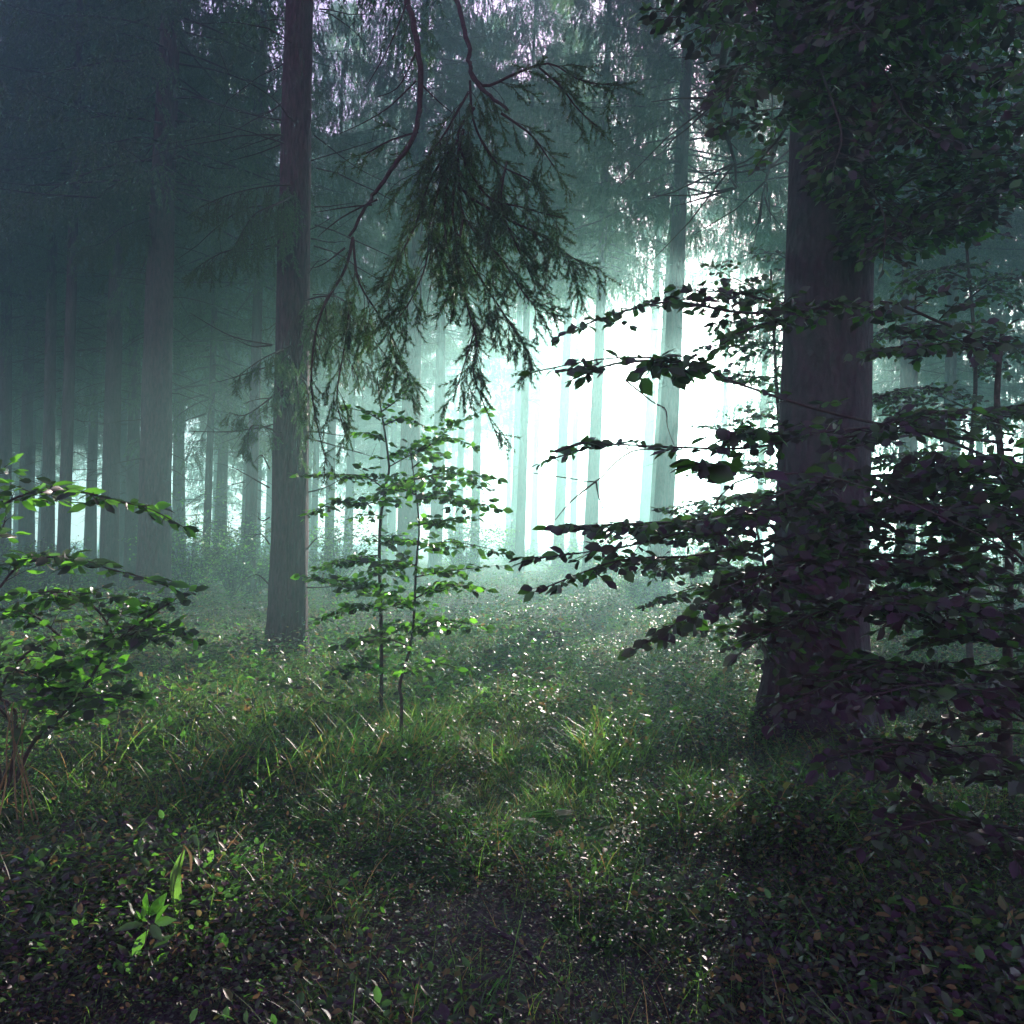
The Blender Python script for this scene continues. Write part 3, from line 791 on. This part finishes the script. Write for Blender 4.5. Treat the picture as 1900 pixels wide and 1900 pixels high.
leafy(r6, [([(1440, 560, 9), (1390, 530, 8.9), (1330, 500, 8.8)], {}), ([(1440, 610, 9), (1390, 590, 8.9), (1340, 600, 8.8)], {}), ([(1440, 650, 9), (1380, 640, 8.9), (1320, 640, 8.8)], {}),
           ([(1440, 700, 9), (1400, 700, 8.9), (1350, 690, 8.8)], {'twig': .25}), ([(1445, 780, 9), (1410, 770, 8.9), (1380, 780, 8.8)], {'twig': .25}), ([(1450, 880, 9), (1400, 860, 8.9), (1340, 880, 8.8)], {'twig': .3}),
           ([(1450, 960, 9), (1390, 920, 8.9), (1310, 930, 8.8)], {})], 65, **{**B2, 'twig': .4, 'step': .06})

# ------------------------------------------------------------------ the two saplings
s1 = bush_root('beech_sapling', 708, 7.6, 'taller left sapling with a forked crooked stem and sunlit leaves', 'sapling', 'two beech saplings in the middle')
d = 7.6
stem(s1, [np.array(s1.location), P(708, 1200, d), P(704, 1000, d), P(716, 900, d), P(722, 865, d), P(712, 790, d), P(704, 740, d), P(700, 700, d)], .017, .004)
SK = dict(leaf=.068, step=.036, twig=.32, tilt=1.0, rad=.006, spacing=.045)
leafy(s1, [([(704, 705, d), (715, 715, d), (720, 690, d)], {'twig': .08}), ([(706, 765, d), (740, 740, d), (770, 705, d)], {'twig': .1}),
           ([(706, 780, d), (680, 765, d), (640, 755, d - .1)], {'twig': .14}), ([(711, 790, d), (750, 775, d), (785, 790, d - .1)], {'twig': .18})], 71, **SK)
leafy(s1, [([(722, 866, d), (760, 845, d), (800, 825, d), (840, 790, d), (890, 765, d)], {}), ([(790, 830, d), (830, 812, d), (880, 828, d)], {'twig': .14}),
           ([(715, 820, d), (690, 805, d), (660, 803, d)], {'twig': .13})], 72, **SK)
leafy(s1, [([(716, 910, d), (680, 885, d - .1), (630, 880, d - .2), (568, 882, d - .3)], {'twig': .3, 'step': .05}),
           ([(716, 920, d), (680, 935, d - .2), (620, 930, d - .3), (575, 955, d - .4)], {'twig': .22}),
           ([(716, 905, d), (750, 892, d), (820, 885, d), (900, 905, d)], {'twig': .25, 'step': .06}),
           ([(712, 960, d), (690, 955, d), (660, 960, d)], {'twig': .2})], 73, **SK)
leafy(s1, [([(704, 1010, d), (740, 1000, d), (800, 1010, d - .1)], {}), ([(704, 1030, d), (660, 1035, d), (600, 1050, d - .1)], {}),
           ([(705, 1090, d), (660, 1080, d - .1), (575, 1072, d - .2)], {}), ([(706, 1130, d), (660, 1120, d), (610, 1140, d)], {}),
           ([(706, 1180, d), (750, 1160, d), (790, 1170, d)], {}), ([(707, 1250, d), (670, 1230, d), (630, 1240, d)], {})], 74, **SK)
s2 = bush_root('beech_sapling', 745, 6.9, 'right sapling with a wavy thin stem and layered leaf sprays', 'sapling', 'two beech saplings in the middle')
d = 6.9
stem(s2, [np.array(s2.location), P(745, 1300, d), P(742, 1270, d), P(765, 1180, d), P(772, 1050, d), P(778, 980, d), P(770, 900, d), P(762, 840, d)], .015, .004)
leafy(s2, [([(764, 870, d), (790, 850, d), (830, 845, d)], {'twig': .12}), ([(768, 890, d), (810, 880, d), (860, 880, d), (905, 885, d)], {}),
           ([(772, 930, d), (820, 915, d), (870, 930, d), (910, 940, d)], {}), ([(774, 920, d), (740, 905, d), (715, 910, d)], {})], 75, **SK)
leafy(s2, [([(775, 975, d), (820, 965, d), (870, 960, d)], {}), ([(776, 1020, d), (830, 1005, d), (920, 1020, d)], {'step': .07}),
           ([(774, 1050, d), (730, 1040, d), (690, 1060, d - .1)], {}), ([(772, 1070, d), (830, 1060, d), (915, 1050, d)], {'step': .07})], 76, **SK)
leafy(s2, [([(770, 1110, d), (830, 1085, d), (880, 1090, d)], {}), ([(768, 1130, d), (720, 1110, d), (600, 1080, d - .2)], {}),
           ([(766, 1170, d), (820, 1150, d), (880, 1160, d)], {}), ([(760, 1200, d), (700, 1180, d), (650, 1190, d)], {}), ([(750, 1250, d), (800, 1230, d), (850, 1240, d)], {})], 77, **SK)

# ------------------------------------------------------------------ left shrub with arching shoots
s3 = bush_root('elder_shrub', 20, 5.6, 'shrub at the left edge with long arching shoots of lit pointed leaves', 'shrub')
d = 5.2
EK = dict(leaf=.11, step=.055, twig=.22, tilt=1.2, rad=.008, spacing=.055, tmpl=LANCE_V, start=.05)
stem(s3, [np.array(s3.location), P(-30, 1300, 5.4), P(-60, 1100, 5.3), P(-30, 1000, d), P(5, 930, d)], .02, .008)
stem(s3, [np.array(s3.location), P(60, 1380, 5.4), P(140, 1300, 5.3), P(215, 1190, d), P(320, 1115, d)], .014, .005)
stem(s3, [np.array(s3.location), P(30, 1330, 5.4), P(0, 1290, 5.4), P(40, 1220, d), P(110, 1180, d)], .014, .005)
leafy(s3, [([(0, 940, d), (40, 920, d), (100, 912, d), (160, 915, d), (220, 930, d), (280, 945, d), (335, 975, d)], {}),
           ([(-60, 1000, d), (-20, 900, d), (5, 870, d)], {'leaf': .09})], 81, **EK)
leafy(s3, [([(0, 1090, d), (30, 1055, d), (80, 1035, d), (140, 1035, d), (200, 1055, d), (260, 1070, d), (315, 1090, d)], {}),
           ([(-30, 1000, d), (0, 990, d), (10, 960, d)], {'leaf': .1})], 82, **EK)
E3 = {**EK, 'step': .032, 'twig': .34, 'leaf': .075, 'tmpl': LEAF_V}
leafy(s3, [([(60, 1380, 5.4), (140, 1300, 5.3), (215, 1190, d), (320, 1115, d)], {}), ([(215, 1190, d), (180, 1130, d), (120, 1100, d), (60, 1100, d)], {}),
           ([(110, 1180, d), (60, 1140, d), (10, 1130, d)], {}), ([(40, 1220, d), (100, 1240, d), (160, 1230, d)], {}),
           ([(215, 1190, d), (270, 1170, d), (330, 1180, d)], {}), ([(140, 1300, 5.3), (80, 1260, d), (20, 1240, d)], {}),
           ([(140, 1300, 5.3), (180, 1290, d), (240, 1300, d)], {}), ([(20, 1340, 5.4), (-20, 1280, d), (-20, 1200, d)], {})], 83, **E3)

# ------------------------------------------------------------------ distant undergrowth bushes
def bush_meshes(seed, h=2.2, w=1.1, nleaf=2600, leaf=.075):
    rs = R(seed); tg = Geo(); pos = []; ends = []
    for _ in range(26):
        a = rs.rand() * 6.28; rr = w * rs.rand() ** .6; hh = h * (.55 + .45 * rs.rand()) * (1 - .35 * (rr / w) ** 2)
        e = np.array((rr * math.cos(a), rr * math.sin(a), hh)); m = e * np.array((.35, .35, .55))
        q = curve([np.zeros(3), m, e], 8); tg.tube(q, np.linspace(.012, .003, 8), 4)
        for k in (3, 4, 5, 6, 7):
            for _ in range(4):
                f = q[k] + np.array((.28, .28, .13)) * rs.randn(3); tg.tube([q[k], f], [.004, .002], 3); ends.append((q[k], f))
    lg = Geo()
    idx = rs.randint(0, len(ends), nleaf)
    p = np.array([ends[i][0] + (ends[i][1] - ends[i][0]) * (.3 + .8 * rs.rand()) for i in idx]) + .05 * rs.randn(nleaf, 3)
    fr = frames(rs.randn(nleaf, 3) * np.array((1, 1, .4)), np.array((0, 0, 1)) + .5 * rs.randn(nleaf, 3))
    lg.inst(LEAF4_V, LEAF4_F, p, fr * (leaf * (.6 + .7 * rs.rand(nleaf)))[:, None, None])
    return tg.mesh('stem', [M_twig]), lg.mesh('leaves', [M_beech])
BM = [bush_meshes(91), bush_meshes(92, 2.8, 1.2, 3200), bush_meshes(93, 1.5, 1.2, 2600)]
bl = [(430, 24, 1.0, 0, 'rounded bush in the teal mist right of the thick left trunk'), (350, 22, .8, 1, 'thin leafy bush beside the base of the thick left trunk'),
      (480, 27, .9, 2, 'low misty bush left of the dark near trunk'), (620, 22, .8, 1, 'misty bush just right of the dark near trunk'),
      (1130, 30, .8, 0, 'sunlit yellowish bush in the glow left of the leaning trunk'), (1060, 36, .9, 2, 'pale bush under the faint trunks in the white glow'),
      (860, 30, .9, 1, 'pale leafy bush behind the right sapling'), (960, 40, 1.0, 0, 'ghostly pale bush in the central mist'),
      (1290, 24, .7, 1, 'bush in the glare just right of the leaning trunk'), (1180, 22, .55, 2, 'low leafy bush before the foot of the leaning trunk'),
      (130, 26, .8, 2, 'dim bush among the far left trunks'), (20, 22, .8, 2, 'dim bush low at the left edge'),
      (1380, 20, .8, 2, 'glittering bush beside the left foot of the big beech'), (1700, 16, .8, 0, 'dim bush seen below the leaves right of the big trunk'), (1860, 18, .9, 1, 'dim bush near the right edge behind the leaves')]
for i, (px, d, s, k, lab) in enumerate(bl):
    r = bush_root('undergrowth_bush', px, d, lab, 'bush', 'bushes in the undergrowth')
    s *= 1.3; r.rotation_euler = (0, 0, i * 1.9); r.scale = (s, s, s)
    obj('stem', BM[k][0], r); obj('leaves', BM[k][1], r)

# ------------------------------------------------------------------ ferns
def fern_mesh(seed):
    rs = R(seed); g = Geo()
    for k in range(7):
        a = k * .9 + .3 * rs.rand(); Lf = .5 + .2 * rs.rand()
        d = unit((math.cos(a), math.sin(a), 1.3)); p = np.zeros(3); pts = [p]
        for q in range(22):
            d = unit(d + np.array((0, 0, -.10))); p = p + d * Lf / 22; pts.append(p)
        pts = np.array(pts); g.tube(pts, np.linspace(.004, .001, 23), 3)
        pos = []; dr = []; nr = []; sc = []
        for q in range(4, 23):
            t = unit(pts[min(q + 1, 22)] - pts[q - 1]); s = unit(np.cross(t, (0, 0, 1)))
            ln = .15 * math.sin(math.pi * (.12 + .86 * (q - 4) / 19)) + .01
            for sg in (-1, 1):
                pos.append(pts[q]); dr.append(s * sg + .35 * t); nr.append(np.cross(s, t) + .15 * rs.randn(3)); sc.append(ln)
        fr = frames(dr, nr); sc = np.array(sc)
        fr = fr * np.stack([sc, np.full(len(sc), .040), sc], 1)[:, None, :]
        g.inst(np.array([(0, 0, 0), (.3, .5, 0), (1, 0, -.12), (.3, -.5, 0)]), LEAF4_F, pos, fr)
    return g.mesh('fern', [M_fern])
FM = [fern_mesh(101), fern_mesh(102)]
fl = [(600, 1330, 1.0, 'bright sunlit fern right of the near trunk base'), (330, 1420, 1.0, 'arching fern in the lit grass lower left'), (420, 1290, .9, 'fern in the shade left of the near trunk base'),
      (1050, 1560, .9, 'dim fern right of centre in the foreground'), (560, 1530, .9, 'pale shiny fern in the shaded lower middle'), (1000, 1290, .9, 'glittering fern in the middle clearing'),
      (1090, 1180, .9, 'fern by the old stump in the clearing'), (100, 1500, .8, 'fern at the left behind the dry stalks'), (880, 1240, .9, 'fern between the saplings and the clearing'),
      (1240, 1450, .8, 'shaded fern left of the big trunk'), (760, 1620, .7, 'small dark fern in the lower middle'), (250, 1290, .8, 'fern under the left shrub'),
      (740, 1480, .8, 'fern right below the foot of the saplings'), (470, 1440, .9, 'fern in the middle of the yellow green lit grass'), (1330, 1330, .8, 'fern at the edge of the big trunk shade'),
      (1160, 1290, .9, 'larger fern in the clearing left of the beech shrub'), (930, 1400, .8, 'fern in the half shade below the clearing'), (150, 1650, .7, 'dark fern near the bottom left'),
      (1500, 1640, .7, 'nearly black fern in the lower right shade'), (640, 1260, .8, 'fern between the near trunk and the left sapling'), (60, 1350, .8, 'fern at the far left behind the shrub stems'),
      (500, 1700, .7, 'dark fern right of the withering tall plant'), (1160, 1700, .7, 'dark fern at the bottom right of centre'), (840, 1310, .8, 'fern just right of the right sapling stem')]
for i, (px, py, s, lab) in enumerate(fl):
    d = 1.6 * F / (py - 1000)
    r = (px - 950) / F * d
    o = obj('fern', FM[i % 2], None, (r, d, float(gh(r, d)) - .01)); s *= 1.1; o.scale = (s, s, s); o.rotation_euler = (0, 0, i * 1.7)
    tag(o, lab, 'fern', 'ferns on the forest floor')

# ------------------------------------------------------------------ single things on the floor
def on_ground(px, py):
    d = 1.6 * F / (py - 1000); x = (px - 950) / F * d
    return np.array((x, d, float(gh(x, d))))
# stump
g = Geo(); rs = R(55); sides = 22; th = np.arange(sides) * 2 * math.pi / sides
rings = [(-.1, .34), (.0, .29), (.12, .24), (.28, .22), (.36, .215), (.37, .15), (.35, .02)]
V = [np.stack([(r * (1 + .08 * np.cos(4 * th) + .03 * rs.randn(sides))) * np.cos(th), (r * (1 + .08 * np.cos(4 * th))) * np.sin(th), z + (.02 * rs.randn(sides) if z > .3 else 0 * th)], 1) for z, r in rings]
i = np.arange(len(rings) - 1)[:, None]; j = np.arange(sides)[None]; j2 = (j + 1) % sides
g.add(np.concatenate(V), np.stack([i * sides + j, i * sides + j2, (i + 1) * sides + j2, (i + 1) * sides + j], -1).reshape(-1, 4))
o = obj('tree_stump', g.mesh('tree_stump', [M_spruce_bark]), None, on_ground(1012, 1225)); tag(o, 'low dark rotting stump in the bright clearing', 'stump')
# fallen sticks
def stick(pts, r, label, seed):
    g = Geo(); rs = R(seed); p0 = on_ground(*pts[0])
    q = curve([on_ground(a, b) + np.array((0, 0, .05 + .03 * rs.rand())) for a, b in pts], 16)
    g.tube(q - p0, np.linspace(r, r * .4, 16), 7)
    for k in (5, 9, 12):
        e = q[k] + .12 * np.array((rs.randn(), rs.randn(), .4)); g.tube([q[k] - p0, e - p0], [r * .35, r * .15], 4)
    o = obj('fallen_stick', smooth(g.mesh('fallen_stick', [M_beech_bark])), None, p0); tag(o, label, 'stick', 'fallen sticks on the forest floor')
stick([(905, 1755), (960, 1785), (1040, 1845)], .012, 'thin pale fallen stick at the bottom centre', 1)
stick([(1330, 1720), (1370, 1760), (1430, 1790)], .009, 'fallen stick in the dark lower right', 2)
stick([(455, 1850), (520, 1820), (560, 1800)], .008, 'short stick in the lower left undergrowth', 3)
# dry stalks leaning together at the left
g = Geo(); rs = R(66); b = on_ground(35, 1545); top = P(28, 1372, b[1])
for dx, dy in ((-.18, .05), (-.08, -.1), (.0, .1), (.07, -.05), (.14, .05), (.05, .15)):
    e = np.array((dx, dy, -.03)); t = top - b + .02 * rs.randn(3)
    g.tube(curve([e, (e + t) / 2 + .02 * rs.randn(3), t, t + np.array((-.3 * dx, -.2 * dy, .18))], 12), np.linspace(.006, .003, 12), 4)
o = obj('dry_stalks', g.mesh('dry_stalks', [M_dry]), None, b); tag(o, 'bunch of pale dry stalks meeting at the top, at the left edge', 'plant')
# tall drooping leaf, lit green
b = on_ground(338, 1760)
root = empty('broadleaf_plant', b, 'single tall withering plant with one long lit green leaf, lower left', 'plant')
g = Geo(); g.tube(curve([(0, 0, 0), (.0, 0, .1), (-.01, 0, .22), (.02, 0, .38)], 14), np.linspace(.006, .003, 14), 5)
obj('stem', g.mesh('stem', [M_dry]), root)
def blade(pts, w, fold=.35):
    q = curve(pts, 14); g = Geo()
    u = np.linspace(0, 1, 14); ww = w * np.sin(math.pi * np.clip(u, .02, .99)) ** .7
    L_ = q + np.stack([-ww, fold * ww, 0 * ww], 1); R_ = q + np.stack([ww, fold * ww, 0 * ww], 1)
    V = np.concatenate([L_, q, R_]); i = np.arange(13)
    g.add(V, np.concatenate([np.stack([i, i + 14, i + 15, i + 1], 1), np.stack([i + 14, i + 28, i + 29, i + 15], 1)]))
    return g
obj('leaf', smooth(blade([(.02, 0, .36), (-.01, -.01, .27), (.0, -.02, .16), (.01, -.01, .06)], .022).mesh('leaf', [M_grass])), root)
obj('leaf', smooth(blade([(.02, 0, .38), (.045, 0, .34), (.05, -.01, .28)], .006).mesh('leaf', [M_dry])), root)
obj('leaf', smooth(blade([(.0, 0, .30), (-.02, 0, .26), (-.022, -.01, .18)], .006).mesh('leaf', [M_dry])), root)
# small seedling with pointed leaves
b = on_ground(275, 1850)
root = empty('seedling', b, 'small seedling with pointed glossy green leaves at the lower left', 'plant')
rs = R(12); lg = Geo(); tg = Geo()
spray(lg, tg, [np.zeros(3), (.0, 0, .12), (.02, .0, .30)], rs, leaf=.085, step=.05, twig=.09, tilt=.8, tmpl=LANCE_V, rad=.004, start=.3, up=(0, -.5, .6), spacing=.05)
obj('stem', tg.mesh('stem', [M_twig]), root); obj('leaves', lg.mesh('leaves', [M_beech]), root)
# bright grass tussock
def tuft_mesh(seed, n, L0, w, mat):
    rs = R(seed); g = Geo()
    for _ in range(n):
        a = rs.rand() * 6.28; l = L0 * (.5 + .7 * rs.rand()); d = unit((math.cos(a) * .7, math.sin(a) * .7, 1.2 + rs.rand()))
        p = .05 * np.array((rs.randn(), rs.randn(), 0)); pts = [p]
        for q in range(5):
            d = unit(d + np.array((0, 0, -.16 - .08 * rs.rand()))); p = p + d * l / 5; pts.append(p)
        pts = np.array(pts); s = unit(np.cross(d, (0, 0, 1)) + .3 * rs.randn(3)); ww = w * np.array((.8, 1, .95, .8, .5, .05))
        V = np.concatenate([pts - s * ww[:, None], pts + s * ww[:, None]]); i = np.arange(5)
        g.add(V, np.stack([i, i + 6, i + 7, i + 1], 1))
    return g
for px, py, n, L_, lab in ((578, 1335, 60, .38, 'bright green grass tussock in sun right of the near trunk base'), (490, 1330, 70, .30, 'dry yellow green tussock in front of the near trunk base')):
    o = obj('grass_tussock', tuft_mesh(px, n, L_, .006, M_grass).mesh('grass_tussock', [M_grass]), None, on_ground(px, py)); tag(o, lab, 'grass', 'grass tussocks by the near trunk')

# ------------------------------------------------------------------ ground cover (uncountable)
def pn(x, y, f=1.0, ph=0):
    return .5 + .5 * np.sin(x * 1.1 * f + 2 * np.sin(y * .7 * f + ph)) * np.cos(y * .9 * f + 1.3 * np.sin(x * .8 * f))
def scatter(n, dmin, dmax, power, rs, margin=1.5, spread=.62):
    """photo-shaped wedge of forest floor; density falls with distance"""
    u = rs.rand(n)
    e = 2 - power
    d = (dmin ** e + (dmax ** e - dmin ** e) * u) ** (1 / e)
    x = (rs.rand(n) * 2 - 1) * (spread * d + margin)
    return x, d

def herb_template(seed, nl, h, leaf, spreadw, tmplV=LEAF6_V, tmplF=LEAF6_F):
    rs = R(seed); g = Geo()
    pos = np.stack([spreadw * rs.randn(nl), spreadw * rs.randn(nl), h * (.25 + .75 * rs.rand(nl))], 1)
    dr = np.stack([rs.randn(nl), rs.randn(nl), .35 * rs.randn(nl)], 1)
    nr = np.array((0, 0, 1)) + .38 * rs.randn(nl, 3)
    fr = frames(dr, nr) * (leaf * (.6 + .7 * rs.rand(nl)))[:, None, None]
    g.inst(tmplV, tmplF, pos, fr)
    V = np.concatenate(g.v); Fc = np.concatenate([f for f, m in g.f])
    return V, Fc

def cover(name, tmpls, n, dmin, dmax, power, seed, mat, smin, smax, kind_label=None, patch=None, margin=1.5):
    rs = R(seed); g = Geo()
    x, y = scatter(n, dmin, dmax, power, rs, margin)
    if patch is not None:
        keep = rs.rand(n) < patch(x, y); x = x[keep]; y = y[keep]
    a = rs.rand(len(x)) * 6.28; s = (smin + (smax - smin) * rs.rand(len(x)) ** 1.5) * (.5 + .9 * pn(x, y, 1.9, .5))
    tx = .12 * rs.randn(len(x)); ty = .12 * rs.randn(len(x))
    M = np.zeros((len(x), 3, 3))
    M[:, 0, 0] = np.cos(a); M[:, 0, 1] = -np.sin(a); M[:, 1, 0] = np.sin(a); M[:, 1, 1] = np.cos(a); M[:, 2, 2] = 1
    M[:, 0, 2] = tx; M[:, 1, 2] = ty
    M *= s[:, None, None]
    pos = np.stack([x, y, gh(x, y)], 1)
    k = rs.randint(0, len(tmpls), len(x))
    for t in range(len(tmpls)):
        g.inst(tmpls[t][0], tmpls[t][1], pos[k == t], M[k == t])
    o = obj(name, g.mesh(name, [mat])); o['kind'] = 'stuff'
    return o

HT = [herb_template(200 + i, 30, .16, .027, .085) for i in range(4)]
HF = [herb_template(210 + i, 34, .34, .050, .19, LEAF4_V, LEAF4_F) for i in range(4)]
cover('low_herbs', HT, 26000, 2.0, 13, 1.3, 300, M_cover, .6, 1.5, patch=lambda x, y: .45 + .55 * pn(x, y))
o = cover('bilberry_cover', HF, 17000, 7.0, 55, 1.25, 301, M_cover, .6, 1.4, patch=lambda x, y: np.clip((y - 6) / 4, 0.1, 1), margin=3)
def tuft_t(seed, n, L_, w):
    g = tuft_mesh(seed, n, L_, w, None); return np.concatenate(g.v), np.concatenate([f for f, m in g.f])
GT = [tuft_t(400 + i, 14, .30, .0021) for i in range(4)]
cover('grass', GT, 12000, 2.0, 18, 1.2, 302, M_grass, .5, 1.4, patch=lambda x, y: (.12 + .85 * pn(x, y, .7, 2) * np.clip(1.3 - abs(x + 1.2) / 7, 0.2, 1)) * np.clip((y - 1.5) / 4.5, .18, 1))
LT = [herb_template(500 + i, 14, .03, .036, .16) for i in range(3)]
BT = [herb_template(600 + i, 90, .60, .050, .24) for i in range(3)]
cover('bramble_thicket', BT, 1300, 8.5, 34, 1.1, 305, M_cover, .6, 1.3, patch=lambda x, y: (pn(x, y, .8, 4) > .62) * 1.0, margin=3)
GT2 = [tuft_t(450 + i, 26, .40, .0026) for i in range(3)]
cover('tall_grass', GT2, 3600, 5.0, 14, 1.1, 306, M_grass, .5, 1.2, patch=lambda x, y: np.exp(-((x + 2.0) / 2.6) ** 2) * np.exp(-((y - 8) / 2.8) ** 2) + .04)
cover('leaf_litter', LT, 3000, 2.0, 14, 1.2, 303, M_litter, .7, 1.2)
